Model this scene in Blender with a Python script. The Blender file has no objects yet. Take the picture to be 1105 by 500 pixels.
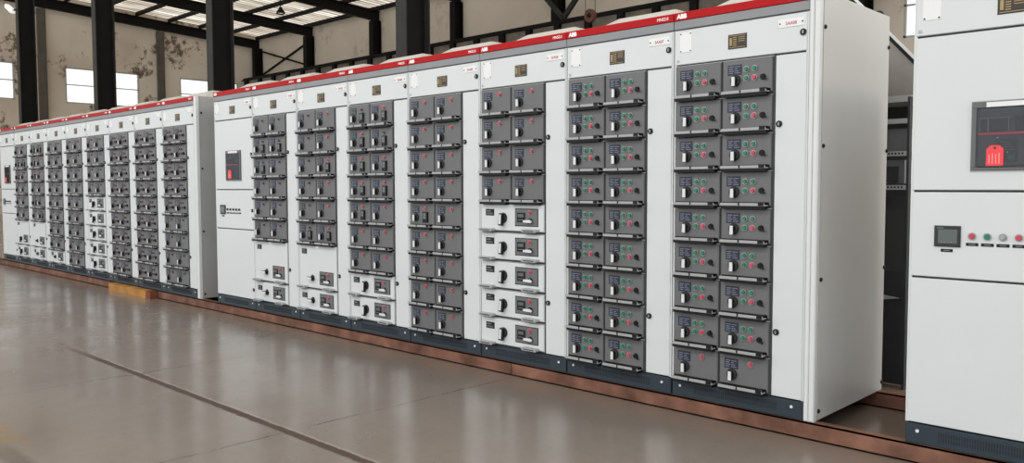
import bpy, math, random
from mathutils import Vector, Matrix
random.seed(7)
sc = bpy.context.scene
COL = sc.collection
ZB = 0.09                      # cabinets stand on steel rails this high

# ------------------------------------------------------------------ materials
def nodes_of(m):
    m.use_nodes = True
    nt = m.node_tree
    return nt, nt.nodes, nt.links

def mat(name, col, rough=0.5, metal=0.0, var=0.0, scale=6.0, bump=0.0, bscale=60.0, emit=None, estr=0.0, spec=0.5, stretch=(1,1,1), rvar=0.0, coat=0.0):
    m = bpy.data.materials.new(name)
    nt, N, L = nodes_of(m)
    b = N['Principled BSDF']
    b.inputs['Roughness'].default_value = rough
    b.inputs['Metallic'].default_value = metal
    b.inputs['Specular IOR Level'].default_value = spec
    if coat: b.inputs['Coat Weight'].default_value = coat
    tc = N.new('ShaderNodeTexCoord'); mp = N.new('ShaderNodeMapping')
    mp.inputs['Scale'].default_value = stretch
    L.new(tc.outputs['Object'], mp.inputs['Vector'])
    nz = N.new('ShaderNodeTexNoise'); nz.inputs['Scale'].default_value = scale; nz.inputs['Detail'].default_value = 5
    L.new(mp.outputs['Vector'], nz.inputs['Vector'])
    rp = N.new('ShaderNodeValToRGB')
    lo = [max(0, c*(1-var)) for c in col]; hi = [min(1, c*(1+var)) for c in col]
    rp.color_ramp.elements[0].position = 0.3; rp.color_ramp.elements[1].position = 0.7
    rp.color_ramp.elements[0].color = (*lo, 1); rp.color_ramp.elements[1].color = (*hi, 1)
    L.new(nz.outputs['Fac'], rp.inputs['Fac']); L.new(rp.outputs['Color'], b.inputs['Base Color'])
    if rvar:
        mr = N.new('ShaderNodeMapRange'); mr.inputs['From Min'].default_value = .3; mr.inputs['From Max'].default_value = .7
        mr.inputs['To Min'].default_value = rough-rvar; mr.inputs['To Max'].default_value = rough+rvar
        L.new(nz.outputs['Fac'], mr.inputs['Value']); L.new(mr.outputs['Result'], b.inputs['Roughness'])
    if bump:
        n2 = N.new('ShaderNodeTexNoise'); n2.inputs['Scale'].default_value = bscale
        L.new(mp.outputs['Vector'], n2.inputs['Vector'])
        bp = N.new('ShaderNodeBump'); bp.inputs['Strength'].default_value = bump; bp.inputs['Distance'].default_value = 0.01
        L.new(n2.outputs['Fac'], bp.inputs['Height']); L.new(bp.outputs['Normal'], b.inputs['Normal'])
    if emit:
        b.inputs['Emission Color'].default_value = (*emit, 1); b.inputs['Emission Strength'].default_value = estr
    return m

M = {}
M['white']   = mat('powder_coat_white', (.648,.682,.687), .42, var=.015, scale=3)
M['frame_white'] = mat('frame_white', (.69,.715,.715), .4, var=.02)
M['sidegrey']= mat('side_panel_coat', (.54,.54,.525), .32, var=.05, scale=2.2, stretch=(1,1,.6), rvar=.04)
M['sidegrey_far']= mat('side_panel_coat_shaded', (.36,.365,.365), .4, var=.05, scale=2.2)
M['seam']    = mat('seam_dark', (.035,.04,.04), .6)
M['red']     = mat('header_red', (.43,.007,.010), .5, var=.03, spec=.15)
M['band']    = mat('header_grey', (.24,.25,.26), .45, var=.04)
M['plinth']  = mat('plinth_blue_grey', (.030,.045,.058), .5, spec=.3, var=.08)
M['slot']    = mat('vent_slot', (.012,.016,.02), .7)
M['drawer']  = mat('drawer_grey', (.138,.139,.142), .5, var=.03)
M['bay']     = mat('bay_dark', (.05,.052,.055), .6)
M['divider'] = mat('row_divider', (.36,.37,.37), .4)
M['grip']    = mat('grip_grey', (.36,.365,.37), .35, var=.05)
M['black']   = mat('black_plastic', (.008,.008,.009), .45, spec=.25)
M['dark']    = mat('dark_plastic', (.035,.037,.04), .5, spec=.3)
M['silver']  = mat('lever_silver', (.72,.73,.74), .3)
M['label']   = mat('drawer_label', (.016,.021,.042), .5)
M['labeltxt']= mat('drawer_label_marks', (.17,.19,.24), .5)
M['green']   = mat('pilot_green', (.012,.16,.09), .3, emit=(.02,.42,.24), estr=.05)
M['lred']    = mat('pilot_red', (.47,.045,.075), .3, emit=(.8,.08,.13), estr=.06)
M['darkred'] = mat('pilot_dim', (.06,.02,.024), .3)
M['chrome']  = mat('bezel_metal', (.35,.36,.36), .3, metal=.6)
M['screw']   = mat('screw_steel', (.75,.76,.76), .3)
M['gold']    = mat('plate_brass', (.36,.26,.12), .45, metal=.2)
M['platebk'] = mat('plate_black', (.03,.022,.014), .45)
M['paper']   = mat('label_white', (.80,.80,.80), .5)
M['redtxt']  = mat('label_red_text', (.50,.16,.18), .5)
M['whitetxt']= mat('white_text', (.9,.9,.9), .5, emit=(1,1,1), estr=.1)
M['bkface']  = mat('breaker_face', (.115,.12,.13), .5)
M['bezel']   = mat('breaker_bezel', (.12,.125,.125), .5)
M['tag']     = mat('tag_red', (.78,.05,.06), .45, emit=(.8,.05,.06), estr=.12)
M['tagline'] = mat('tag_marks', (.88,.35,.34), .5)
M['lcd']     = mat('meter_lcd', (.095,.115,.11), .25)
M['rust']    = mat('rail_rust', (.18,.088,.06), .75, var=.5, scale=5, spec=.2, bump=.3, bscale=40)
M['yellow']  = mat('beam_ochre', (.46,.21,.035), .6, var=.3, scale=4, bump=.15)
M['rustred'] = mat('beam_end_rust', (.17,.045,.02), .7, var=.3)
M['hood']    = mat('hood_cream', (.54,.52,.48), .5, var=.06, scale=3)
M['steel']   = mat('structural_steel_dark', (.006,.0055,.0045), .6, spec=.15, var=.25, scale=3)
M['steeledge']= mat('structural_steel_grey', (.030,.030,.027), .5, spec=.2, var=.25, scale=3)  # lighter steel, used on column flanges and knee braces
M['girderweb']= mat('girder_web', (.20,.17,.135), .6, var=.3, scale=2)
M['pilaster']= mat('pilaster_paint', (.10,.088,.07), .7, var=.2, scale=2)
M['galv']    = mat('galvanised', (.30,.285,.26), .45, var=.12, scale=6, metal=.2)
M['shelf']   = mat('frame_galv', (.50,.52,.53), .4, metal=.2, var=.05)
M['darkpanel']= mat('frame_interior', (.035,.038,.043), .6, var=.2)
M['midpanel']= mat('frame_gear', (.16,.17,.18), .5, var=.15)
M['lampwhite']= mat('lamp_white', (.85,.85,.83), .4, emit=(1,1,.97), estr=.5)
M['winframe']= mat('window_frame', (.45,.45,.44), .5)
M['rustdisc']= mat('hook_rust', (.10,.035,.018), .7, var=.3)
M['cable']   = mat('cable', (.12,.10,.08), .6)

def plaster(name, c0, c1, stain):
    m = bpy.data.materials.new(name); nt, N, L = nodes_of(m); b = N['Principled BSDF']
    b.inputs['Roughness'].default_value = .9; b.inputs['Specular IOR Level'].default_value = .15
    tc = N.new('ShaderNodeTexCoord')
    n1 = N.new('ShaderNodeTexNoise'); n1.inputs['Scale'].default_value = .35; n1.inputs['Detail'].default_value = 6
    n2 = N.new('ShaderNodeTexNoise'); n2.inputs['Scale'].default_value = .42; n2.inputs['Detail'].default_value = 9; n2.inputs['Roughness'].default_value = .68
    n3 = N.new('ShaderNodeTexNoise'); n3.inputs['Scale'].default_value = 2.2; n3.inputs['Detail'].default_value = 8; n3.inputs['Roughness'].default_value = .7
    for n in (n1, n2, n3): L.new(tc.outputs['Object'], n.inputs['Vector'])
    r1 = N.new('ShaderNodeValToRGB'); r1.color_ramp.elements[0].color = (*c0,1); r1.color_ramp.elements[1].color = (*c1,1)
    r1.color_ramp.elements[0].position = .35; r1.color_ramp.elements[1].position = .65
    L.new(n1.outputs['Fac'], r1.inputs['Fac'])
    r2 = N.new('ShaderNodeValToRGB'); e = r2.color_ramp.elements
    e[0].position = .545; e[0].color = (0,0,0,1); e[1].position = .58; e[1].color = (1,1,1,1)
    L.new(n2.outputs['Fac'], r2.inputs['Fac'])
    r3 = N.new('ShaderNodeValToRGB'); e = r3.color_ramp.elements
    e[0].position = .47; e[0].color = (0,0,0,1); e[1].position = .56; e[1].color = (1,1,1,1)
    L.new(n3.outputs['Fac'], r3.inputs['Fac'])
    mu = N.new('ShaderNodeMath'); mu.operation = 'MULTIPLY'; L.new(r2.outputs['Color'], mu.inputs[0]); L.new(r3.outputs['Color'], mu.inputs[1])
    mx = N.new('ShaderNodeMix'); mx.data_type = 'RGBA'; mx.inputs['B'].default_value = (*stain,1)
    L.new(mu.outputs[0], mx.inputs['Factor']); L.new(r1.outputs['Color'], mx.inputs['A'])
    L.new(mx.outputs['Result'], b.inputs['Base Color'])
    return m
M['gable'] = plaster('gable_plaster', (.60,.52,.43), (.76,.69,.59), (.17,.13,.09))
M['sidewall'] = plaster('side_plaster', (.62,.55,.46), (.72,.65,.55), (.55,.48,.40))

def floor_mat():
    m = bpy.data.materials.new('concrete_floor'); nt, N, L = nodes_of(m); b = N['Principled BSDF']
    tc = N.new('ShaderNodeTexCoord'); sp = N.new('ShaderNodeSeparateXYZ'); L.new(tc.outputs['Object'], sp.inputs[0])
    def noise(s, d=6, r=.6, vec=None):
        n = N.new('ShaderNodeTexNoise'); n.inputs['Scale'].default_value = s; n.inputs['Detail'].default_value = d; n.inputs['Roughness'].default_value = r
        L.new(vec or tc.outputs['Object'], n.inputs['Vector']); return n.outputs['Fac']
    def ramp(f, p0, c0, p1, c1):
        r = N.new('ShaderNodeValToRGB'); e = r.color_ramp.elements
        e[0].position = p0; e[0].color = (*c0,1); e[1].position = p1; e[1].color = (*c1,1); L.new(f, r.inputs['Fac']); return r.outputs['Color']
    def math_(op, a, bb):
        n = N.new('ShaderNodeMath'); n.operation = op
        for i, v in enumerate((a, bb)):
            if v is None: continue
            if isinstance(v, (int, float)): n.inputs[i].default_value = v
            else: L.new(v, n.inputs[i])
        return n.outputs[0]
    def mix(f, a, c):
        n = N.new('ShaderNodeMix'); n.data_type = 'RGBA'
        if isinstance(f, (int, float)): n.inputs['Factor'].default_value = f
        else: L.new(f, n.inputs['Factor'])
        for k, v in (('A', a), ('B', c)):
            if isinstance(v, tuple): n.inputs[k].default_value = (*v, 1)
            else: L.new(v, n.inputs[k])
        return n.outputs['Result']
    base = ramp(noise(.55, 8, .62), .3, (.190,.161,.136), .7, (.258,.224,.193))
    fine = noise(9, 8, .7)
    base = mix(math_('MULTIPLY', ramp(fine, .45, (0,0,0), .75, (1,1,1)), .35), base, (.18,.15,.122))
    spots = ramp(noise(26, 3, .5), .70, (0,0,0), .74, (1,1,1))
    base = mix(math_('MULTIPLY', spots, .5), base, (.08,.066,.055))
    wob = math_('MULTIPLY', math_('SUBTRACT', noise(2.5, 8, .75), .5), .07)
    wobfine = math_('MULTIPLY', math_('SUBTRACT', noise(14, 5, .7), .5), .03)
    def line(axis, pos, halfw, w, soft=.004):
        d = math_('ADD', math_('SUBTRACT', sp.outputs[axis], pos), w)
        d = math_('ABSOLUTE', d, None)
        mr = N.new('ShaderNodeMapRange'); mr.inputs['From Min'].default_value = halfw; mr.inputs['From Max'].default_value = halfw+soft
        mr.inputs['To Min'].default_value = 1; mr.inputs['To Max'].default_value = 0; L.new(d, mr.inputs['Value']); return mr.outputs['Result']
    def range_(axis, a, bb, soft=.5):
        mr = N.new('ShaderNodeMapRange'); mr.inputs['From Min'].default_value = a-soft; mr.inputs['From Max'].default_value = a+soft
        L.new(sp.outputs[axis], mr.inputs['Value'])
        m2 = N.new('ShaderNodeMapRange'); m2.inputs['From Min'].default_value = bb-soft; m2.inputs['From Max'].default_value = bb+soft
        m2.inputs['To Min'].default_value = 1; m2.inputs['To Max'].default_value = 0; L.new(sp.outputs[axis], m2.inputs['Value'])
        return math_('MULTIPLY', mr.outputs['Result'], m2.outputs['Result'])
    joint = math_('MULTIPLY', line('Y', -1.785, .020, wobfine, .012), range_('X', -5.2, 6))
    joint_l = math_('MULTIPLY', line('Y', -1.749, .004, wobfine, .006), range_('X', -5.0, 6))
    crack = math_('MULTIPLY', line('X', -2.04, .004, wob, .006), range_('Y', -2.6, -.15, .25))
    crack = math_('MULTIPLY', crack, ramp(noise(3.3, 4, .6), .40, (0,0,0), .52, (1,1,1)))
    crack2 = math_('MULTIPLY', line('X', -4.03, .005, wob, .008), range_('Y', -2.3, -1.2, .3))
    base = mix(math_('MULTIPLY', joint, .85), base, (.05,.025,.02))
    base = mix(math_('MULTIPLY', joint_l, .6), base, (.38,.34,.295))
    base = mix(math_('MULTIPLY', crack, .9), base, (.06,.05,.04))
    base = mix(math_('MULTIPLY', crack2, .6), base, (.07,.058,.048))
    # worn ochre marking
    ylw = math_('MULTIPLY', math_('MULTIPLY', line('Y', -2.86, .05, wob, .05), range_('X', -3.6, -2.85, .2)), ramp(noise(5,6,.7), .42, (0,0,0), .58, (1,1,1)))
    base = mix(math_('MULTIPLY', ylw, .75), base, (.27,.165,.06))
    stain = math_('MULTIPLY', line('Y', -2.93, .03, wob, .04), range_('X', -2.9, -2.2, .15))
    base = mix(math_('MULTIPLY', stain, .45), base, (.06,.045,.03))
    # reddish dust next to the rails
    dust = N.new('ShaderNodeMapRange'); dust.inputs['From Min'].default_value = -.45; dust.inputs['From Max'].default_value = 0
    L.new(sp.outputs['Y'], dust.inputs['Value'])
    base = mix(math_('MULTIPLY', dust.outputs['Result'], .35), base, (.17,.105,.075))
    L.new(base, b.inputs['Base Color'])
    rr = N.new('ShaderNodeMapRange'); rr.inputs['From Min'].default_value = .3; rr.inputs['From Max'].default_value = .7
    rr.inputs['To Min'].default_value = .13; rr.inputs['To Max'].default_value = .29
    L.new(noise(1.6, 8, .7), rr.inputs['Value'])
    L.new(math_('ADD', rr.outputs['Result'], math_('MULTIPLY', joint, .6)), b.inputs['Roughness'])
    b.inputs['Specular IOR Level'].default_value = .5
    bp = N.new('ShaderNodeBump'); bp.inputs['Strength'].default_value = .06; bp.inputs['Distance'].default_value = .01
    L.new(math_('SUBTRACT', noise(3.5, 6, .6), joint), bp.inputs['Height']); L.new(bp.outputs['Normal'], b.inputs['Normal'])
    return m
M['floor'] = floor_mat()

def roof_mat():
    m = bpy.data.materials.new('roof_sheet'); nt, N, L = nodes_of(m)
    for n in list(N):
        if n.type == 'BSDF_PRINCIPLED': N.remove(n)
    out = [n for n in N if n.type == 'OUTPUT_MATERIAL'][0]
    tc = N.new('ShaderNodeTexCoord'); mp = N.new('ShaderNodeMapping'); mp.inputs['Scale'].default_value = (1.0,.16,1)
    L.new(tc.outputs['Object'], mp.inputs['Vector'])
    n1 = N.new('ShaderNodeTexNoise'); n1.inputs['Scale'].default_value = 1.3; n1.inputs['Detail'].default_value = 7; n1.inputs['Roughness'].default_value = .7
    L.new(mp.outputs['Vector'], n1.inputs['Vector'])
    wv = N.new('ShaderNodeTexWave'); wv.bands_direction = 'X'; wv.inputs['Scale'].default_value = .85
    L.new(tc.outputs['Object'], wv.inputs['Vector'])
    ad = N.new('ShaderNodeMath'); ad.operation = 'MULTIPLY_ADD'; ad.inputs[1].default_value = .22
    L.new(wv.outputs['Fac'], ad.inputs[0]); L.new(n1.outputs['Fac'], ad.inputs[2])
    r = N.new('ShaderNodeValToRGB'); e = r.color_ramp.elements
    e[0].position = .44; e[0].color = (.12,.095,.07,1); e[1].position = .88; e[1].color = (.80,.77,.71,1)
    e2 = e.new(.64); e2.color = (.31,.275,.225,1)
    L.new(ad.outputs[0], r.inputs['Fac'])
    t = N.new('ShaderNodeBsdfTranslucent'); d = N.new('ShaderNodeBsdfDiffuse'); mx = N.new('ShaderNodeMixShader'); mx.inputs[0].default_value = .3
    L.new(r.outputs['Color'], t.inputs['Color']); L.new(r.outputs['Color'], d.inputs['Color'])
    L.new(t.outputs[0], mx.inputs[1]); L.new(d.outputs[0], mx.inputs[2]); L.new(mx.outputs[0], out.inputs['Surface'])
    return m
M['roof'] = roof_mat()

def glass_mat(name, tint=(.95,.97,.97), refl=.08):
    m = bpy.data.materials.new(name); nt, N, L = nodes_of(m)
    for n in list(N):
        if n.type == 'BSDF_PRINCIPLED': N.remove(n)
    out = [n for n in N if n.type == 'OUTPUT_MATERIAL'][0]
    t = N.new('ShaderNodeBsdfTransparent'); t.inputs['Color'].default_value = (*tint,1)
    g = N.new('ShaderNodeBsdfGlossy'); g.inputs['Roughness'].default_value = .05
    mx = N.new('ShaderNodeMixShader'); mx.inputs[0].default_value = refl
    L.new(t.outputs[0], mx.inputs[1]); L.new(g.outputs[0], mx.inputs[2]); L.new(mx.outputs[0], out.inputs['Surface'])
    return m
M['pane'] = glass_mat('window_pane')
M['clear'] = glass_mat('clear_cover', (.6,.62,.65), .045)

# ------------------------------------------------------------------ mesh builder
class MB:
    def __init__(s): s.v=[]; s.f=[]; s.mi=[]; s.sm=[]; s.mats=[]
    def _m(s, m):
        if m not in s.mats: s.mats.append(m)
        return s.mats.index(m)
    def faces(s, vs, fs, m, smooth=False):
        o=len(s.v); s.v+=vs; k=s._m(m)
        for f in fs: s.f.append([o+i for i in f]); s.mi.append(k); s.sm.append(smooth)
        return s
    def box(s, x0,x1,y0,y1,z0,z1,m):
        v=[(x0,y0,z0),(x1,y0,z0),(x1,y1,z0),(x0,y1,z0),(x0,y0,z1),(x1,y0,z1),(x1,y1,z1),(x0,y1,z1)]
        return s.faces(v,[(0,3,2,1),(4,5,6,7),(0,1,5,4),(1,2,6,5),(2,3,7,6),(3,0,4,7)],m)
    def plate(s, x0,x1,y0,y1,z0,z1,m,c=.004):
        """box whose front (-Y) edges are chamfered"""
        a=[(x0,y1,z0),(x1,y1,z0),(x1,y1,z1),(x0,y1,z1)]
        b=[(x0,y0+c,z0),(x1,y0+c,z0),(x1,y0+c,z1),(x0,y0+c,z1)]
        d=[(x0+c,y0,z0+c),(x1-c,y0,z0+c),(x1-c,y0,z1-c),(x0+c,y0,z1-c)]
        fs=[(3,2,1,0),(8,9,10,11)]
        for i in range(4):
            j=(i+1)%4
            fs+=[(i,j,4+j,4+i),(4+i,4+j,8+j,8+i)]
        return s.faces(a+b+d,fs,m)
    def cyl(s, x,z,y0,y1,r,m,n=14,r0=None,cap=True):
        """axis along Y; y0 = front, r0 = front radius"""
        r0 = r if r0 is None else r0
        ring=lambda yy,rr:[(x+rr*math.cos(2*math.pi*i/n),yy,z+rr*math.sin(2*math.pi*i/n)) for i in range(n)]
        s.faces(ring(y0,r0)+ring(y1,r),[(i,(i+1)%n,n+(i+1)%n,n+i) for i in range(n)],m,True)
        if cap:
            s.faces(ring(y0,r0),[tuple(range(n))],m); s.faces(ring(y1,r),[tuple(reversed(range(n)))],m)
        return s
    def lathe(s, prof, m, n=16, loc=(0,0,0)):
        """prof: (r,z) list, axis Z"""
        v=[]; fs=[]
        for r,z in prof: v+=[(loc[0]+r*math.cos(2*math.pi*i/n),loc[1]+r*math.sin(2*math.pi*i/n),loc[2]+z) for i in range(n)]
        for k in range(len(prof)-1):
            fs+=[(k*n+i,k*n+(i+1)%n,(k+1)*n+(i+1)%n,(k+1)*n+i) for i in range(n)]
        return s.faces(v,fs,m,True)
    def prism(s, poly, y0, y1, m):
        n=len(poly)
        v=[(x,y0,z) for x,z in poly]+[(x,y1,z) for x,z in poly]
        return s.faces(v,[tuple(range(n)),tuple(reversed(range(n,2*n)))]+[(i,n+i,n+(i+1)%n,(i+1)%n) for i in range(n)],m)
    def bar(s, p, q, w, h, m):
        p=Vector(p); q=Vector(q); d=(q-p).normalized(); up=Vector((0,0,1))
        if abs(d.z)>.95: up=Vector((1,0,0))
        a=d.cross(up).normalized()*w/2; b=d.cross(a).normalized()*h/2
        v=[tuple(c+sx*a+sy*b) for c in (p,q) for sx,sy in((-1,-1),(1,-1),(1,1),(-1,1))]
        return s.faces(v,[(0,1,2,3),(7,6,5,4),(0,4,5,1),(1,5,6,2),(2,6,7,3),(3,7,4,0)],m)
    def mesh(s, name):
        me=bpy.data.meshes.new(name); me.from_pydata(s.v,[],s.f)
        for m in s.mats: me.materials.append(m)
        me.polygons.foreach_set('material_index',s.mi); me.polygons.foreach_set('use_smooth',s.sm)
        me.update()
        import bmesh
        bm=bmesh.new(); bm.from_mesh(me); bmesh.ops.recalc_face_normals(bm,faces=bm.faces); bm.to_mesh(me); bm.free()
        return me

def put(name, me, parent=None, loc=(0,0,0), label=None):
    o=bpy.data.objects.new(name, me); COL.objects.link(o); o.parent=parent; o.location=loc
    if label: o['label']=label
    return o
def tag(o, label, cat, group=None):
    o['label']=label; o['category']=cat
    if group: o['group']=group
    return o
def empty(name, loc):
    o=bpy.data.objects.new(name,None); COL.objects.link(o); o.location=loc; o.empty_display_size=.1
    return o
def struct(name, me, parent=None, loc=(0,0,0)):
    o=put(name,me,parent,loc)
    if parent is None: o['kind']='structure'
    return o

_txt={}
def text_mesh(body, size, m, bold=0.0, align='LEFT', xs=1.0, depth=.0008):
    k=(body,size,m.name,bold,align,xs)
    if k in _txt: return _txt[k]
    cu=bpy.data.curves.new('lettering','FONT'); cu.body=body; cu.size=size; cu.offset=bold; cu.align_x=align; cu.extrude=depth
    cu.resolution_u=3
    ob=bpy.data.objects.new('lettering',cu); COL.objects.link(ob)
    bpy.context.view_layer.update()
    me=bpy.data.meshes.new_from_object(ob.evaluated_get(bpy.context.evaluated_depsgraph_get()))
    bpy.data.objects.remove(ob); bpy.data.curves.remove(cu)
    me.transform(Matrix(((xs,0,0,0),(0,0,-1,0),(0,1,0,0),(0,0,0,1))))
    me.materials.clear(); me.materials.append(m)
    me.name='lettering'
    _txt[k]=me
    return me

# ------------------------------------------------------------------ shared part meshes (cabinet-local: x from left edge, front at y=0, z from cabinet foot)
W=.8; H=2.2; D=.95
P={}
def carcass_mesh(drawers=True):
    b=MB()
    b.box(.004,W-.004,.022,D,.10,2.2,M['white'])                 # enclosure
    b.box(.001,W-.001,.030,.055,.10,2.198,M['seam'])               # shadow gap between neighbours
    b.box(.004,.018,.004,.03,.10,2.10,M['frame_white'])           # frame posts on the front
    b.box(W-.018,W-.004,.004,.03,.10,2.10,M['frame_white'])
    b.box(.018,W-.018,.010,.03,.10,2.10,M['seam'])                # dark door gap
    if drawers: b.box(.012,.618,.004,.03,.10,1.9,M['bay'])
    return b.mesh('carcass')
P['carcass_d']=carcass_mesh(True); P['carcass_i']=carcass_mesh(False)
def plinth_mesh():
    b=MB(); b.plate(.006,W-.004,.0,.022,0,.095,M['plinth'],.004)
    b.box(.006,W-.004,.022,.9,0,.095,M['plinth'])
    return b.mesh('plinth')
P['plinth']=plinth_mesh()
b=MB()
for i in range(46):
    x=.15+i*.011
    b.box(x,x+.0048,-.0012,.001,.052,.072,M['slot']); b.box(x,x+.0048,-.0012,.001,.028,.048,M['slot'])
P['vent']=b.mesh('vent_grille')
P['pscrew']=MB().cyl(0,0,-.004,.0,.008,M['screw'],10).mesh('screw')
b=MB(); b.plate(.002,W-.002,-.006,.03,2.155,2.2,M['red'],.003); b.box(.002,W-.002,.03,.09,2.155,2.2,M['red']); P['redstrip']=b.mesh('red_strip')
b=MB(); b.plate(.002,W-.002,-.002,.03,2.106,2.154,M['band'],.002); P['greystrip']=b.mesh('grey_strip')
def hood_mesh():
    b=MB(); x0,x1,y0,y1=.06,.78,.14,.94; i=.15; z0,z1=2.2,2.292
    b.faces([(x0,y0,z0),(x1,y0,z0),(x1,y1,z0),(x0,y1,z0),(x0+i,y0+.13,z1),(x1-i,y0+.13,z1),(x1-i,y1-.09,z1),(x0+i,y1-.09,z1)],
            [(0,3,2,1),(4,5,6,7),(0,1,5,4),(1,2,6,5),(2,3,7,6),(3,0,4,7)],M['hood'])
    b.box(x0+i+.02,x1-i-.02,y0+.17,y1-.14,z1,z1+.010,M['hood'])
    return b.mesh('top_cover')
P['hood']=hood_mesh()
P['topdoor']=MB().plate(.012,W-.012,-.002,.024,1.905,2.098,M['white'],.003).mesh('top_door')
P['cabledoor']=MB().plate(.622,W-.012,-.002,.024,.103,1.895,M['white'],.003).mesh('cable_door')
b=MB(); b.cyl(0,0,-.006,.004,.017,M['black'],16); b.cyl(0,0,-.009,-.005,.012,M['dark'],12,.010); b.box(-.003,.003,-.0105,-.008,-.008,.008,M['chrome']); P['lock']=b.mesh('lock')
b=MB(); b.plate(0,.11,-.004,0,0,.078,M['platebk'],.002)
for k in range(5):
    b.box(.030,.052,-.0048,-.003,.016+k*.0105,.0205+k*.0105,M['gold'])
    if k>1: b.box(.062,.1,-.0048,-.003,.016+k*.0105,.0195+k*.0105,M['gold'])
b.box(.008,.102,-.0048,-.003,.069,.072,M['gold']); b.box(.008,.102,-.0048,-.003,.006,.009,M['gold'])
b.box(.010,.024,-.0048,-.003,.018,.060,M['gold'])
P['nameplate']=b.mesh('name_plate')
b=MB(); b.plate(0,.142,-.003,0,0,.042,M['paper'],.001); b.cyl(.010,.021,-.0045,-.002,.0045,M['dark'],8); b.cyl(.132,.021,-.0045,-.002,.0045,M['dark'],8); P['desig']=b.mesh('designation_plate')
b=MB(); b.plate(0,.078,-.002,0,0,.112,M['paper'],.001)
for x,z in((.008,.008),(.070,.008),(.008,.104),(.070,.104)): b.cyl(x,z,-.004,-.001,.004,M['dark'],8)
P['sticker']=b.mesh('blank_sticker')
b=MB(); b.cyl(0,0,-.0015,.001,.009,M['chrome'],12); b.cyl(0,0,-.0025,-.001,.006,M['paper'],10); b.box(-.0008,.0008,-.0035,-.002,-.004,.004,M['dark']); b.box(-.004,.004,-.0035,-.002,-.001,.001,M['dark']); P['earth']=b.mesh('earth_mark')

# drawers: local x from drawer left edge, z from row bottom
DW=.294
def drawer_mesh(w,h,m,inset=.0):
    b=MB(); b.plate(.004,w-.004,-.010,.02,.012,h-.008,m,.004)
    if h<.3 and w<.4: b.box(.010,w-.010,-.0112,-.009,.012,.030,M['black'])  # black strip painted in as the shadow under the grip
    b.box(.0,w,-.002,.02,h-.006,h-.002,M['divider'])
    return b
P['drawer']=drawer_mesh(DW,.2,M['drawer']).mesh('drawer')
P['wide']=drawer_mesh(.598,.2,M['white']).mesh('wide_drawer')
P['tall']=drawer_mesh(.598,.4,M['white']).mesh('tall_drawer')
b=MB(); b.plate(0,.082,-.013,-.009,0,.054,M['label'],.001)
for k in range(4): b.box(.008,.030+.006*(k%2),-.0138,-.012,.008+k*.011,.013+k*.011,M['labeltxt']); b.box(.042,.074-.008*(k%3),-.0138,-.012,.008+k*.011,.012+k*.011,M['labeltxt'])
P['dlabel']=b.mesh('label_plate')
def rotary(ang=0, r=.029, lev=(.062,.019,.040), sf=.8):
    """dial with a protruding pistol lever"""
    b=MB(); b.cyl(0,0,-.012,-.009,r*1.25,M['bezel'],20); b.cyl(0,0,-.0145,-.011,r*1.1,M['black'],20); b.cyl(0,0,-.020,-.013,r,M['dark'],20,r*.92); b.cyl(0,0,-.036,-.019,.015,M['black'],14)
    L,wd,dp=lev; ca,sa=math.cos(ang),math.sin(ang)
    def rot(x,z): return (x*ca-z*sa, x*sa+z*ca)
    pts=[(-wd/2,-L*.62),(wd/2,-L*.62),(wd/2*.9,L*.38),(-wd/2*.9,L*.38)]
    b.prism([rot(*p) for p in pts],-.006-dp,-.024,M['black'])
    pts=[(-wd/2*sf,-L*.60+(.8-sf)*.03),(wd/2*sf,-L*.60+(.8-sf)*.03),(wd/2*sf*.95,L*.36-(.8-sf)*.02),(-wd/2*sf*.95,L*.36-(.8-sf)*.02)]
    b.prism([rot(*p) for p in pts],-.0115-dp,-.006-dp,M['silver'])
    return b.mesh('rotary_handle')
P['rot']=rotary(0,.028,(.050,.023,.031)); P['rot_h']=rotary(math.radians(-90),.024,(.085,.022,.040)); P['rot_w']=rotary(math.radians(-5),.030,(.085,.034,.036),.5)
def light(m, r=.0165):
    b=MB(); b.cyl(0,0,-.015,-.009,r,M['chrome'],16); b.cyl(0,0,-.024,-.015,r*.8,m,16,r*.62); return b
P['lg']=light(M['green']).mesh('pilot_light'); P['lr']=light(M['lred']).mesh('pilot_light'); P['ld']=light(M['darkred']).mesh('pilot_light')
b=light(M['green']); P['pg']=b.mesh('push_button'); P['pr']=light(M['lred']).mesh('push_button'); P['pgrey']=light(M['chrome']).mesh('push_button'); P['pblk']=light(M['black'],.014).mesh('push_button')
b=MB(); b.cyl(0,0,-.020,-.009,.017,M['black'],16,.014); b.bar((.0,-.024,.004),(.026,-.024,-.016),.007,.008,M['black']); P['key']=b.mesh('selector_switch')
def grip_mesh(w):
    b=MB()
    b.box(0,w,-.048,-.009,.010,.016,M['grip'])                       # shelf
    b.prism([(0,.012),(w,.012),(w-.004,.026),(.004,.026)],-.052,-.044,M['grip'])   # lip
    b.prism([(.004,-.006),(w-.004,-.006),(w-.002,.010),(.002,.010)],-.044,-.009,M['black'])              # black underside, shade below the grip put into the colour
    b.box(w*.42,w*.45,-.0535,-.04,.012,.027,M['black'])
    b.box(w-.036,w-.004,-.0535,-.012,.012,.031,M['black'])           # latch
    return b.mesh('grip_rail')
P['grip']=grip_mesh(.262)
b=MB(); b.prism([(0,.004),(.006,0),(.128,0),(.134,.004),(.134,.014),(.126,.020),(.008,.020),(0,.014)],-.050,-.010,M['grip']); b.box(.02,.114,-.0515,-.048,.006,.012,M['dark']); P['wgrip']=b.mesh('grip')
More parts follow.
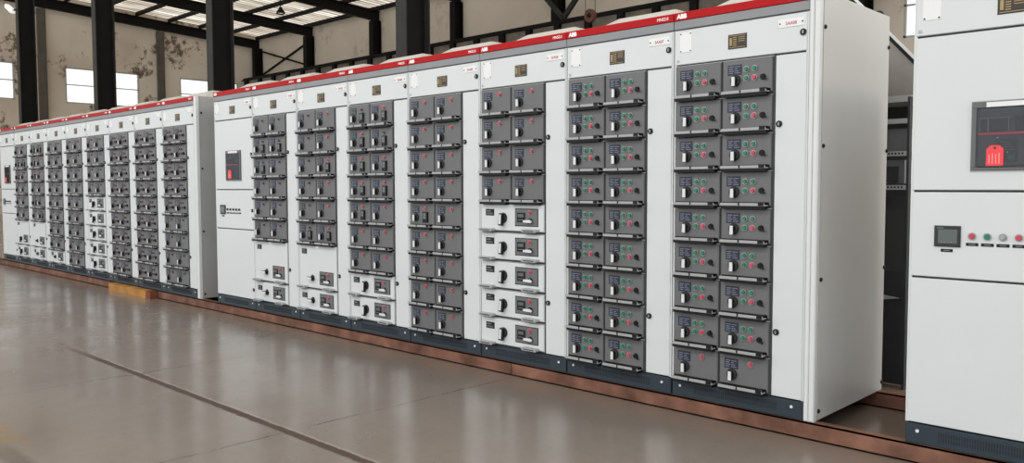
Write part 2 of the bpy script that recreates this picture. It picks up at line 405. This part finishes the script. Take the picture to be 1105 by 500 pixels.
b=MB(); b.plate(0,.064,-.016,-.009,0,.082,M['black'],.002); b.box(.008,.056,-.017,-.014,.026,.074,M['lcd']); b.box(.052,.064,-.024,-.012,.004,.078,M['black']); b.box(.014,.04,-.0178,-.016,.034,.038,M['labeltxt']); b.box(.014,.046,-.0178,-.016,.056,.060,M['labeltxt']); P['meter']=b.mesh('meter')
b=MB(); b.plate(0,.082,-.013,-.009,0,.046,M['black'],.001); b.box(.01,.07,-.0138,-.012,.008,.020,M['lcd']); b.box(.01,.05,-.0138,-.012,.028,.036,M['labeltxt']); P['wlabel']=b.mesh('label_plate')
b=MB(); b.plate(0,.216,-.014,-.009,0,.122,M['dark'],.004); b.plate(.006,.210,-.016,-.012,.006,.116,M['drawer'],.002)
b.box(.030,.100,-.022,-.014,.030,.094,M['black']); b.box(.038,.090,-.0228,-.02,.062,.084,M['lcd']); b.box(.040,.088,-.0228,-.02,.042,.046,M['labeltxt'])
b.cyl(.15,.038,-.030,-.014,.018,M['black'],14); b.prism([(.100,.030),(.172,.026),(.176,.036),(.158,.048),(.104,.044)],-.040,-.028,M['silver'])
P['opanel']=b.mesh('operator_panel')

def add_drawer(par, x, z, kind):
    d=put('drawer',P['drawer'],par,(x,0,z))
    put('label_plate',P['dlabel'],d,(.035,0,.115))
    put('rotary_handle',P['rot'],d,(.082,0,.084))
    put('grip_rail',P['grip'],d,(.016,0,.0))
    if kind=='dim':
        for u,v in((.145,.141),(.192,.141),(.145,.092),(.192,.092)): put('pilot_light',P['ld'],d,(u,0,v),'dark unlit pilot light')
        put('selector_switch',P['key'],d,(.240,0,.092))
    elif kind=='five':
        for u,v,k,l in((.145,.141,'lg','green pilot light'),(.192,.141,'lg','green pilot light'),(.145,.092,'lg','green pilot light'),(.192,.092,'lr','red pilot light')):
            put('pilot_light',P[k],d,(u,0,v),l)
        put('selector_switch',P['key'],d,(.240,0,.092))
    else:
        put('pilot_light',P['lr' if 'r' in kind else 'ld'],d,(.192,0,.152),'red pilot light' if 'r' in kind else 'dark unlit pilot light')
        if 'm' in kind: put('meter',P['meter'],d,(.158,0,.044))
    return d
def add_wide(par, z, h=.2, lever='rot_w', red=True):
    d=put('wide_drawer' if h<.3 else 'tall_drawer', P['wide' if h<.3 else 'tall'], par,(.016,0,z),'white full-width drawer')
    put('label_plate',P['wlabel'],d,(.05,0,h-.086))
    put('rotary_handle',P[lever],d,(.222,0,.100))
    op=put('operator_panel',P['opanel'],d,(.332,0,.046))
    put('pilot_light',P['lr' if red else 'ld'],d,(.474,-.004,.141),'red pilot light' if red else 'dark unlit pilot light')
    put('grip',P['wgrip'],d,(.01,0,.006)); put('grip',P['wgrip'],d,(.425,0,.010))
    return d

def common(par, sw, code, text=True):
    put('carcass',P[sw],par)
    pl=put('plinth',P['plinth'],par)
    put('vent_grille',P['vent'],pl)
    for x in(.06,.735): put('screw',P['pscrew'],pl,(x,0,.062))
    put('top_cover',P['hood'],par)
    rs=put('red_strip',P['redstrip'],par,label='red header strip')
    put('lettering',text_mesh('ABB',.034,M['whitetxt'],.0016),rs,(.024,-.0068,2.1655),'white bold letters')
    put('lettering',text_mesh('MNS2.0',.025,M['whitetxt'],0,'RIGHT',.95),rs,(.765,-.0068,2.1685),'small white letters')
    put('grey_strip',P['greystrip'],par,label='grey header strip')
    td=put('top_door',P['topdoor'],par)
    put('name_plate',P['nameplate'],td,(.345,-.002,1.957),'black plate with brass lines')
    dp=put('designation_plate',P['desig'],td,(.632,-.002,2.032))
    if code: put('lettering',text_mesh(code,.024,M['redtxt'],.0003,'CENTER',.9),td,(.703,-.0055,2.044),'red characters')
    put('blank_sticker',P['sticker'],td,(.040,-.002,1.972))
    put('earth_mark',P['earth'],td,(.030,-.002,1.925))
    put('lock',P['lock'],td,(.768,-.002,1.998))

def drawer_cabinet(x0, spec, code=None):
    """spec: list of rows from the top; ('five','five') pair, 'W' white 1-unit, 'T' white 2-unit"""
    c=empty('switchgear_cabinet',(x0,0,ZB)); common(c,'carcass_d',code)
    cd=put('cable_door',P['cabledoor'],c)
    for z in(1.54,.445): put('lock',P['lock'],cd,(.645,-.002,z))
    z=1.9
    for r in spec:
        if r[0] in 'WT' and isinstance(r,str):
            h=.2 if r[0]=='W' else .4; z-=h
            add_wide(c,z,h,'rot_h' if 'h' in r else 'rot_w','d' not in r)
        else:
            z-=.2
            for i,k in enumerate(r): add_drawer(c,.016+i*.299,z,k)
    return c

# incomer cabinet parts
P['bdoor']=MB().plate(.012,W-.012,-.002,.024,1.196,1.895,M['white'],.003).mesh('breaker_door')
P['mdoor']=MB().plate(.012,W-.012,-.002,.024,.796,1.186,M['white'],.003).mesh('control_door')
P['ldoor']=MB().plate(.012,W-.012,-.002,.024,.103,.786,M['white'],.003).mesh('lower_door')
def breaker():
    x0,x1,z0,z1=.258,.562,1.283,1.585; t=.020
    b=MB()
    b.plate(x0,x1,-.014,-.002,z1-t-.008,z1,M['bezel'],.002); b.plate(x0,x1,-.014,-.002,z0,z0+t*.7,M['bezel'],.002)
    b.plate(x0,x0+t,-.014,-.002,z0+t*.7,z1-t-.008,M['bezel'],.001); b.plate(x1-t,x1,-.014,-.002,z0+t*.7,z1-t-.008,M['bezel'],.001)
    b.box(x0-.004,x1+.004,-.004,-.002,z0-.004,z1+.004,M['chrome'])
    b.box(x0+.058,x1-.058,-.0155,-.01,z1-.025,z1-.004,M['paper'])
    return b.mesh('bezel')
P['bezel']=breaker()
b=MB(); x0,x1,z0,z1=.276,.544,1.295,1.558
b.box(x0,x1,-.0045,-.002,z0,z1,M['black']); b.plate(x0+.010,x1-.010,-.010,-.004,z0+.010,z1-.006,M['bkface'],.003)
b.plate(x0+.014,x0+.135,-.016,-.009,1.452,1.512,M['dark'],.003); b.box(x0+.046,x0+.051,-.0175,-.015,1.452,1.512,M['chrome']); b.box(x0+.126,x0+.130,-.0175,-.015,1.452,1.512,M['chrome']); b.box(x0+.014,x0+.017,-.0175,-.015,1.452,1.512,M['chrome'])
b.plate(x0+.150,x0+.185,-.014,-.009,1.452,1.516,M['dark'],.002); b.plate(x0+.190,x1-.016,-.013,-.009,1.462,1.512,M['bezel'],.002)
b.box(x0+.016,x0+.135,-.0175,-.0155,1.509,1.513,M['chrome'])
b.plate(x0+.08,x0+.165,-.013,-.009,1.318,1.418,M['dark'],.002)
for k in range(4): b.box(x0+.09+.012*(k%2),x0+.135+.006*k,-.0145,-.0125,1.404-k*.011,1.408-k*.011,M['labeltxt'])
b.box(x0+.128,x0+.152,-.0145,-.0125,1.330,1.350,M['green']); b.box(x0+.122,x0+.128,-.0145,-.0125,1.358,1.364,M['paper'])
b.cyl(x0+.085,1.425,-.014,-.009,.004,M['paper'],8)
P['bkunit']=b.mesh('circuit_breaker')
P['bstripe']=MB().plate(.286,.534,-.018,-.010,1.436,1.449,M['lred'],.002).mesh('red_stripe')
b=MB(); b.prism([(.321,1.303),(.388,1.303),(.388,1.375),(.372,1.392),(.337,1.392),(.321,1.375)],-.021,-.018,M['tag'])
for k in range(4): b.box(.331+k*.013,.3345+k*.013,-.0217,-.020,1.312,1.352+.006*(k%2),M['tagline'])
b.cyl(.3545,1.381,-.022,-.017,.005,M['dark'],10)
P['wtag']=b.mesh('warning_tag')
P['cover']=MB().box(.28,.54,-.0228,-.0222,1.298,1.555,M['clear']).mesh('clear_cover')
b=MB(); b.plate(0,.110,-.012,-.002,0,.096,M['dark'],.004); b.plate(.016,.098,-.0135,-.011,.014,.080,M['lcd'],.002); b.box(.012,.04,-.0135,-.0115,.084,.088,M['labeltxt'])
for k in range(4): b.box(.028+.014*k,.036+.014*k,-.0148,-.013,.020,.024,M['labeltxt'])
P['bigmeter']=b.mesh('power_meter')
b=MB(); b.plate(0,.050,-.004,-.002,0,.014,M['black'],.0005); b.box(.012,.038,-.0046,-.0035,.005,.009,M['labeltxt']); P['blabel']=b.mesh('button_label')
def incomer(x0, code=None, dark=False):
    c=empty('switchgear_cabinet',(x0,0,ZB)); common(c,'carcass_i',code)
    bd=put('breaker_door',P['bdoor'],c)
    put('bezel',P['bezel'],bd); put('circuit_breaker',P['bkunit'],bd); put('red_stripe',P['bstripe'],bd); put('warning_tag',P['wtag'],bd,(0,0,0),'red warning tag'); put('clear_cover',P['cover'],bd,(0,.0046,0))
    put('lock',P['lock'],bd,(.768,-.002,1.54))
    md=put('control_door',P['mdoor'],c)
    put('power_meter',P['bigmeter'],md,(.114,0,.938)); put('button_label',P['blabel'],md,(.142,0,.914))
    kinds=['pr','pg','pgrey','pr','pg'] if not dark else ['pblk']*5
    for i,k in enumerate(kinds):
        put('push_button',P[k],md,(.270+i*.061,.007,.990),{'pr':'red push button','pg':'green push button','pgrey':'grey push button','pblk':'black push button'}[k])
        put('button_label',P['blabel'],md,(.246+i*.061,0,.946))
    put('lock',P['lock'],md,(.768,-.002,.985))
    ld=put('lower_door',P['ldoor'],c)
    for z in (.70,.20): put('lock',P['lock'],ld,(.768,-.002,z))
    return c
def side_panel_mesh(sg):
    b=MB()
    b.plate(0,.024,-.004,.03,.0,2.2,M['frame_white'],.004)            # white front edge strips
    b.plate(.026,.055,-.006,.03,.0,2.2,M['frame_white'],.006)
    b.box(0,.050,.03,.955,.0,2.2,sg)
    b.box(.050,.0545,.045,.945,.006,2.192,sg)
    return b.mesh('side_panel')
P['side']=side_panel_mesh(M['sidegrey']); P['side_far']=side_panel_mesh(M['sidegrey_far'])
b=MB()
b.lathe([(.011,0),(.011,.006),(.006,.010),(0,.010)],M['black'],10); me=b.mesh('screw'); me.transform(Matrix.Rotation(math.radians(90),4,'Y')); P['sscrew']=me
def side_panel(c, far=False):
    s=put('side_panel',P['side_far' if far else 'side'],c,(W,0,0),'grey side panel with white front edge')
    for z in(2.02,1.42,.735,.05):
        for y in(.055,.935): put('screw',P['sscrew'],s,(.054,y,z))
    return s

# ------------------------------------------------------------------ near row (right end at x=0)
F=('five','five'); R=('r','r')
specA=[
 ([F]*8+[R],'5AA08','white cabinet at right end of near row, with bare grey side panel'),
 ([F]*9,'5AA07','white cabinet in near row with nine rows of green-button drawers, left of the end cabinet'),
 ([R]*4+['W']*5,'5AA06','white cabinet in near row with four grey drawer rows above five white drawers'),
 ([R]*4+[('rm','r')]+[R]*4,'5AA05','white cabinet in near row filled with nine rows of single-red-light grey drawers'),
 ([('dm','rm'),('rm','dm'),('rm','rm'),('rm','rm'),('rm','r'),R,R,'W','W'],'5AA04','white cabinet in near row with seven grey drawer rows above two equal white drawers'),
 ([('d','r'),('d','r'),('d','rm'),('d','r'),('d','r'),('dm','rm'),'Th','Wh'],'5AA03','white cabinet in near row, second right of its breaker cabinet, two white drawers below'),
 ([('d','d'),('dm','dm'),('dm','d'),('d','d'),('d','d'),('d','d'),'Th','Whd'],'5AA02','white cabinet in near row directly right of its breaker cabinet, six grey drawer rows'),
]
GA='cabinets of the near switchgear row'; GB='cabinets of the far switchgear row'
for k,(spec,code,lab) in enumerate(specA):
    c=drawer_cabinet(-.8*(k+1),spec,code); tag(c,lab,'cabinet',GA)
    if k==0:
        side_panel(c)
        b=MB(); b.box(0,.028,0,.004,0,1.95,M['shelf']); b.box(.024,.028,0,.05,0,1.95,M['shelf'])
        for i in range(60): b.box(.0275,.0288,.018,.030,.04+i*.032,.058+i*.032,M['slot'])
        put('rear_post',b.mesh('rear_post'),c,(W-.01,.957,.05),'perforated rear post')
        b=MB(); b.lathe([(.03,0),(.034,.012),(.022,.03),(.0,.034)],M['black'],12); lug=b.mesh('lifting_lug')
        for y in(.10,.90): put('lifting_lug',lug,c,(W+.005,y,2.2))
c=incomer(-.8*8,'5AA01',True); tag(c,'white cabinet at left end of near row with breaker window and plain doors','cabinet',GA)

# far row
B0=-6.855
G=('dim','dim'); S=('d','d')
specB=[
 ([G]*5+[S]*4,'white cabinet at right end of far row, beside grey end panel'),
 ([G]*9,'white cabinet second from right end of far row, all grey drawers'),
 ([G]*9,'white cabinet in far row directly right of the one with five white drawers'),
 ([S]*4+['Wd']*5,'white cabinet in far row with four grey drawer rows above five white drawers'),
 ([S]*9,'white cabinet in far row directly left of the one with five white drawers'),
 ([S]*8+['Whd'],'white cabinet in far row with eight grey drawer rows above one white drawer'),
 ([('dm','dm'),('dm','r'),('rm','r'),('d','r'),('dm','r'),('d','dm'),'Thd','Whd'],'white cabinet in far row, second right of its breaker cabinet, two white drawers below'),
 ([('d','d'),('dm','dm'),('dm','d'),('d','d'),('d','d'),('d','d'),'Td','Wd'],'white cabinet in far row directly right of its breaker cabinet'),
]
for k,(spec,lab) in enumerate(specB):
    c=drawer_cabinet(B0-.8*(k+1),spec,None); tag(c,lab,'cabinet',GB)
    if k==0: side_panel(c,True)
c=incomer(B0-.8*9-.02,None,True); tag(c,'white cabinet with breaker window at far left end of far row, by left photo edge','cabinet',GB)

# foreground cabinet at the right
c=incomer(.496,None,False); tag(c,'large white cabinet at right photo edge with meter, coloured buttons and red tag','cabinet')

# ------------------------------------------------------------------ steel rails under the rows
def channel(x0,x1,y0,y1,h,m,flip=1):
    b=MB(); t=.008
    if flip>0: b.box(x0,x1,y0,y0+t,0,h,m)
    else: b.box(x0,x1,y1-t,y1,0,h,m)
    b.box(x0,x1,y0,y1,h-t,h,m); b.box(x0,x1,y0,y1,0,t,m)
    return b.mesh('base_rail')
for x0,x1,lab in((-15.2,-9.0,'rusty base rail under left half of far row'),(-8.99,-2.09,'rusty base rail under near row left of its seam, behind the ochre beam'),(-2.082,3.2,'rusty base rail under green-button cabinets running to right photo edge')):
    o=put('base_rail',channel(x0,x1,-.014,.045,ZB,M['rust']),None); tag(o,lab,'rail','front base rails')
o=put('base_rail',channel(-15.2,3.2,.875,.94,ZB,M['rust'],1)); tag(o,'rear rusty base rail seen in gap beside right-hand cabinet','rail')
b=MB(); b.box(-9.12,-7.98,-.11,-.022,0,.088,M['yellow']); b.box(-7.98,-7.86,-.11,-.022,0,.088,M['rustred'])
o=put('steel_beam',b.mesh('steel_beam')); tag(o,'short ochre painted beam on the floor against far-row rail','beam')

# ------------------------------------------------------------------ building
XG,YW=-43.7,21.4
XE=14; YS=-9.5
b=MB(); b.faces([(XG-.3,-16,0),(XE,-16,0),(XE,YW+.3,0),(XG-.3,YW+.3,0)],[(0,1,2,3)],M['floor']); struct('floor',b.mesh('floor'))
def roofz(y): return 9.56+.058*(21.0-y)       # underside of rafters
def wall_open(name, axis, pos, th, a0, a1, top, openings, m):
    """axis 'X': wall in plane Y=pos spanning x; 'Y': plane X=pos spanning y. top(a) gives height"""
    b=MB()
    def blk(u0,u1,z0,z1a,z1b):
        if axis=='X': v=[(u0,pos,z0),(u1,pos,z0),(u1,pos+th,z0),(u0,pos+th,z0),(u0,pos,z1a),(u1,pos,z1b),(u1,pos+th,z1b),(u0,pos+th,z1a)]
        else: v=[(pos,u0,z0),(pos,u1,z0),(pos-th,u1,z0),(pos-th,u0,z0),(pos,u0,z1a),(pos,u1,z1b),(pos-th,u1,z1b),(pos-th,u0,z1a)]
        b.faces(v,[(0,3,2,1),(4,5,6,7),(0,1,5,4),(1,2,6,5),(2,3,7,6),(3,0,4,7)],m)
    u=a0
    for o0,o1,z0,z1 in sorted(openings):
        blk(u,o0,0,top(u),top(o0))
        if z0>0: blk(o0,o1,0,z0,z0)
        blk(o0,o1,z1,top(o0),top(o1)); u=o1
    blk(u,a1,0,top(u),top(a1))
    return struct(name,b.mesh(name))
WZ0,WZ1=5.60,7.42
gw=[(4.6,8.33),(10.62,14.30),(16.55,20.05)]
wall_open('wall_left','Y',XG,.3,-9.5,YW+.3,lambda y: roofz(y)+.75,[(a,c_,WZ0,WZ1) for a,c_ in gw],M['gable'])
sw=[(-6.78,-2.8)]
light_opening=(4.0,12.5,3.0,7.42)  # unseen opening added to light the near row's side panel and reflect in it
wall_open('wall_back','X',YW,.3,XG,XE,lambda x: roofz(YW)+.75,[(a,c_,WZ0,WZ1) for a,c_ in sw]+[light_opening],M['sidewall'])
def window(n,axis,pos,a0,a1,z0,z1):
    b=MB(); t=.07
    def bx(u0,u1,w0,w1,d0,d1,m):
        if axis=='Y': b.box(pos+d0,pos+d1,u0,u1,w0,w1,m)
        else: b.box(u0,u1,pos-d1,pos-d0,w0,w1,m)
    bx(a0,a0+t,z0,z1,-.1,-.02,M['winframe']); bx(a1-t,a1,z0,z1,-.1,-.02,M['winframe'])
    bx(a0,a1,z0,z0+t,-.1,-.02,M['winframe']); bx(a0,a1,z1-t,z1,-.1,-.02,M['winframe'])
    zm=z0+(z1-z0)*.52; bx(a0,a1,zm-.025,zm+.025,-.1,-.02,M['winframe'])
    f=struct('window_%d'%n,b.mesh('window_frame'))
    b=MB(); bx(a0+t,a1-t,z0+t,z1-t,-.065,-.06,M['pane']); put('pane',b.mesh('pane'),f)
for i,(a,c_) in enumerate(gw): window(i+1,'Y',XG,a,c_,WZ0,WZ1)
window(4,'X',YW,sw[0][0],sw[0][1],WZ0,WZ1); window(5,'X',YW,*light_opening)  # the latter glazes the added light opening
# roof with purlins and rafters as its parts
def rz(y,off): return roofz(y)+off
b=MB(); ya,yb=YS,YW+.3
b.faces([(XG-.3,ya,rz(ya,.78)),(XE,ya,rz(ya,.78)),(XE,yb,rz(yb,.78)),(XG-.3,yb,rz(yb,.78))],[(0,1,2,3)],M['roof'])
roof=struct('ceiling',b.mesh('ceiling'))
y=YW-.15
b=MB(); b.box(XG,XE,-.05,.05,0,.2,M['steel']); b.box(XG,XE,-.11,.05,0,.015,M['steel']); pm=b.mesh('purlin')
while y>3:
    put('purlin',pm,roof,(0,y,rz(y,.53))); y-=1.75
def rafter_mesh():
    b=MB(); y0,y1=YS,YW-.02
    for z0,z1,w in((0,.04,.11),(.04,.46,.02),(.46,.50,.11)):
        v=[(-w,y0,rz(y0,z0)),(w,y0,rz(y0,z0)),(w,y1,rz(y1,z0)),(-w,y1,rz(y1,z0)),(-w,y0,rz(y0,z1)),(w,y0,rz(y0,z1)),(w,y1,rz(y1,z1)),(-w,y1,rz(y1,z1))]
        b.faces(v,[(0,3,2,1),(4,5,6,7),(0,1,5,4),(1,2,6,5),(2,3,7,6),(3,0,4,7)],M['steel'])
    return b.mesh('rafter')
rm=rafter_mesh()
XS=[-7.8-6*k for k in range(0,6)]
for x in XS+[-43.58,-1.8]: put('rafter',rm,roof,(x,0,0))
# H columns
def hcol(w,d,h,m1,m2):
    b=MB(); t=.02
    b.box(-w/2,w/2,-d/2,-d/2+t,0,h,m2); b.box(-w/2,w/2,d/2-t,d/2,0,h,m2); b.box(-.008,.008,-d/2+t,d/2-t,0,h,m1)
    b.box(-w/2-.05,w/2+.05,-d/2-.05,d/2+.05,0,.02,m1)
    return b.mesh('steel_column')
YC=3.62
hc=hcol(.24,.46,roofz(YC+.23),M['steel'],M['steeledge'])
for k,(x,lab) in enumerate([(-7.82,'dark steel column rising behind the near row, close to photo centre'),(-13.82,'dark steel column behind left end of the near row'),(-19.9,'dark steel column in front of the wide gable window, behind far row'),(-26.0,'dark steel column nearest left photo edge')]):
    o=put('steel_column',hc,None,(x,YC+.23,0)); tag(o,lab,'column','free-standing dark steel columns')
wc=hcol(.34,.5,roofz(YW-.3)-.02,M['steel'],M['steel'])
b=MB(); b.prism([(-.9,6.94),(-.24,6.94),(-.24,6.4),(-.9,6.75)],-.12,.12,M['steel']); cb=b.mesh('corbel'); cb.transform(Matrix(((0,1,0,0),(1,0,0,0),(0,0,1,0),(0,0,0,1))))
for x,lab in zip([-43.35]+XS[::-1][0:0]+[-37.8,-31.8,-25.8,-19.8,-7.8],
    ['dark wall column in corner between gable and back wall','dark back-wall column at right of the diagonal cross brace','dark back-wall column second right of the cross brace','dark back-wall column just right of the thick free-standing column near photo centre','dark back-wall column between the V-shaped knee braces','dark back-wall column glimpsed above grey side panel']):
    o=put('wall_column',wc,None,(x,YW-.28,0)); put('corbel',cb,o); tag(o,lab,'column','columns along the back wall')
for y,lab in((9.55,'slim pilaster on gable wall between left edge and wide window'),(15.45,'slim pilaster on gable wall right of the wide window')):
    b=MB(); b.box(XG+.005,XG+.22,-.18,.18,0,roofz(y)-.06,M['pilaster']); b.box(XG+.22,XG+.24,-.12,.12,0,roofz(y)-.08,M['pilaster']); o=put('pilaster',b.mesh('pilaster'),None,(0,y,0)); tag(o,lab,'column','gable wall pilasters')
# crane girder along the back wall
b=MB(); z0,z1=6.95,7.58; gy=YW-1.05
b.box(XG+.1,2,gy-.16,gy+.16,z1-.05,z1,M['steel']); b.box(XG+.1,2,gy-.16,gy+.16,z0,z0+.05,M['steel']); b.box(XG+.1,2,gy-.01,gy+.01,z0+.05,z1-.05,M['girderweb'])
x=XG+.6
while x<2: b.box(x-.14,x+.14,gy-.155,gy-.01,z0+.05,z1-.05,M['steel']); x+=1.5
b.box(XG+.1,2,gy-.04,gy+.04,z1,z1+.12,M['steel'])
o=put('crane_girder',b.mesh('crane_girder')); tag(o,'long dark crane girder along back wall above the cabinets','girder')
# bracing
b=MB(); y=YW-.14
b.bar((-43.1,y,9.35),(-38.05,y,8.0),.09,.09,M['steel']); b.bar((-43.1,y+.09,8.0),(-38.05,y+.09,9.35),.09,.09,M['steel'])
o=put('cross_brace',b.mesh('cross_brace')); tag(o,'X-shaped steel cross brace high in corner bay of back wall','brace')
b=MB(); y=YW-.85
b.bar((-19.05,y,7.78),(-21.1,y,9.9),.16,.16,M['steeledge']); b.bar((-19.05,y,7.78),(-17.0,y,9.9),.16,.16,M['steeledge'])
o=put('knee_brace',b.mesh('knee_brace')); tag(o,'V-shaped pair of knee braces on back-wall column','brace')
# hook block hung on ropes in front of the girder
b=MB(); hx,hy,hz=-11.334,12.5,5.611
b.cyl(hx,hz,hy-.05,hy+.05,.165,M['rustdisc'],20); b.cyl(hx,hz,hy-.07,hy+.07,.06,M['steel'],12)
hk=put('pulley_block',b.mesh('pulley_block')); tag(hk,'rusty round pulley block hanging on two ropes above the cabinets','pulley')
for s in(-1,1):
    b=MB(); b.bar((hx+s*.155,hy,hz),(hx+s*.155,hy,rz(hy,.528)),.015,.015,M['cable']); put('rope',b.mesh('rope'),hk)
# pendant bay lamp
b=MB(); lx,ly=-26.113,12.5; lz=7.80
b.lathe([(.17,0),(.15,.09),(.08,.17),(.05,.25),(.0,.26)],M['steel'],20,(lx,ly,lz)); b.lathe([(.0,.05),(.13,.04)],M['lampwhite'],20,(lx,ly,lz))
pl=put('pendant_lamp',b.mesh('pendant_lamp')); tag(pl,'dark bell-shaped pendant lamp under the roof','lamp')
b=MB(); b.bar((lx,ly,lz+.25),(lx,ly,rz(ly,.53)),.03,.03,M['steel']); put('rod',b.mesh('rod'),pl)
# fluorescent fitting on the leftmost column
b=MB(); b.bar((-26.55,3.52,6.78),(-25.98,3.52,6.52),.12,.10,M['lampwhite']); b.bar((-26.0,3.52,6.55),(-25.95,3.62,6.6),.05,.05,M['dark'])
o=put('fluorescent_lamp',b.mesh('fluorescent_lamp')); tag(o,'tilted white lamp on leftmost steel column at top left corner','lamp')

# ------------------------------------------------------------------ things behind the gap on the right
fx0,fx1,fy0,fy1,fh=-.60,.035,1.4,2.1,1.865
fr=empty('open_cabinet_frame',((fx0+fx1)/2,fy0,0)); tag(fr,'open unfinished metal cabinet frame behind gap beside right-hand cabinet','cabinet frame')
ox,oy=(fx0+fx1)/2,fy0
def fpart(name,b_): return put(name,b_.mesh(name),fr,(-ox,-oy,0))
for x in(fx0,fx1-.02):
    for yy in(fy0,fy1-.04):
        b=MB(); b.box(x,x+(.04 if x<-.5 else .015),yy,yy+.04,0,fh,M['darkpanel']); fpart('post',b)
for z in(1.835,1.700,1.495,1.28):
    b=MB(); b.box(fx0+.04,fx1-.02,fy0,fy0+.03,z,z+.030,M['shelf'])
    if z<1.7:
        for i in range(26): b.box(fx0+.06+i*.021,fx0+.071+i*.021,fy0-.001,fy0+.001,z+.010,z+.022,M['slot'])
    fpart('rail',b)
b=MB(); b.box(fx0+.02,fx1-.02,fy1-.03,fy1-.02,.05,fh,M['darkpanel']); fpart('back_panel',b)
b=MB(); b.box(fx0+.06,fx1-.03,fy0+.06,fy0+.3,1.53,1.67,M['midpanel']); b.box(fx0+.06,fx1-.05,fy0+.06,fy0+.2,1.32,1.47,M['midpanel']); b.box(fx0+.10,fx1-.085,fy0+.045,fy0+.07,1.33,1.43,M['darkpanel']); fpart('switch_unit',b)
b=MB(); b.box(fx0+.04,fx1-.015,fy0+.05,fy0+.1,.02,1.24,M['darkpanel']); b.box(fx0+.06,fx1-.04,fy0+.046,fy0+.05,.75,1.15,M['bay']); fpart('front_cover',b)
b=MB(); b.prism([(-.14,.565),(-.02,.585),(-.14,.60)],fy0+.01,fy0+.04,M['shelf']); fpart('bracket',b)
b=MB(); b.box(fx0,fx1,fy0,fy1,fh,fh+.01,M['shelf']); fpart('top_plate',b)
b=MB(); b.prism([(-.58,1.877),(.16,1.877),(.16,1.965),(-.58,2.794)],1.43,1.445,M['galv'])
b.bar((-.59,1.42,2.812),(.17,1.42,1.961),.010,.016,M['frame_white']); b.bar((-.59,1.425,2.788),(.165,1.425,1.942),.008,.026,M['black'])
o=put('sheet_panel',b.mesh('sheet_panel')); tag(o,'grey sheet panel with slanted white top edge on open cabinet frame','panel')

# ------------------------------------------------------------------ light
w=bpy.data.worlds.new('sky'); sc.world=w; w.use_nodes=True
bg=w.node_tree.nodes['Background']; bg.inputs['Color'].default_value=(.98,.99,1,1); bg.inputs['Strength'].default_value=1.4
def area(name,loc,target,sx,sy,power,col=(1,1,1)):
    l=bpy.data.lights.new(name,'AREA'); l.shape='RECTANGLE'; l.size=sx; l.size_y=sy; l.energy=power; l.color=col
    o=bpy.data.objects.new(name,l); COL.objects.link(o); o.location=loc
    o.rotation_euler=(Vector(target)-Vector(loc)).to_track_quat('-Z','Y').to_euler()
    return o
area('front_fill',(-4,-8.5,9),(-4,0,.8),18,3,450,(1,.99,.97))  # added area fill high behind the camera, brightens the cabinet fronts

pl_=bpy.data.lights.new('panel_fill','POINT'); pl_.energy=480; pl_.color=(1,.90,.78); pl_.shadow_soft_size=.5; po=bpy.data.objects.new('panel_fill',pl_); COL.objects.link(po); po.location=(4.0,1.7,6.2)  # unseen warm fill added to brighten the upper side panel
sl=bpy.data.lights.new('sun','SUN'); sl.energy=4.5; sl.angle=.02; so=bpy.data.objects.new('sun',sl); COL.objects.link(so); so.rotation_euler=(math.radians(-22),0,0); so.location=(0,30,40)

# ------------------------------------------------------------------ camera
cam=bpy.data.cameras.new('camera'); co=bpy.data.objects.new('camera',cam); COL.objects.link(co)
cam.sensor_fit='HORIZONTAL'; cam.sensor_width=36; cam.lens=888.2379*36/1105; cam.clip_end=300; cam.clip_start=.05
co.location=(1.8275,-4.0774,1.2183+ZB); co.rotation_mode='XYZ'; co.rotation_euler=(1.5159,.0025,.7652)
sc.camera=co
sc.view_settings.view_transform='Standard'; sc.view_settings.look='None'; sc.view_settings.exposure=0.12
sc.cycles.use_denoising=True
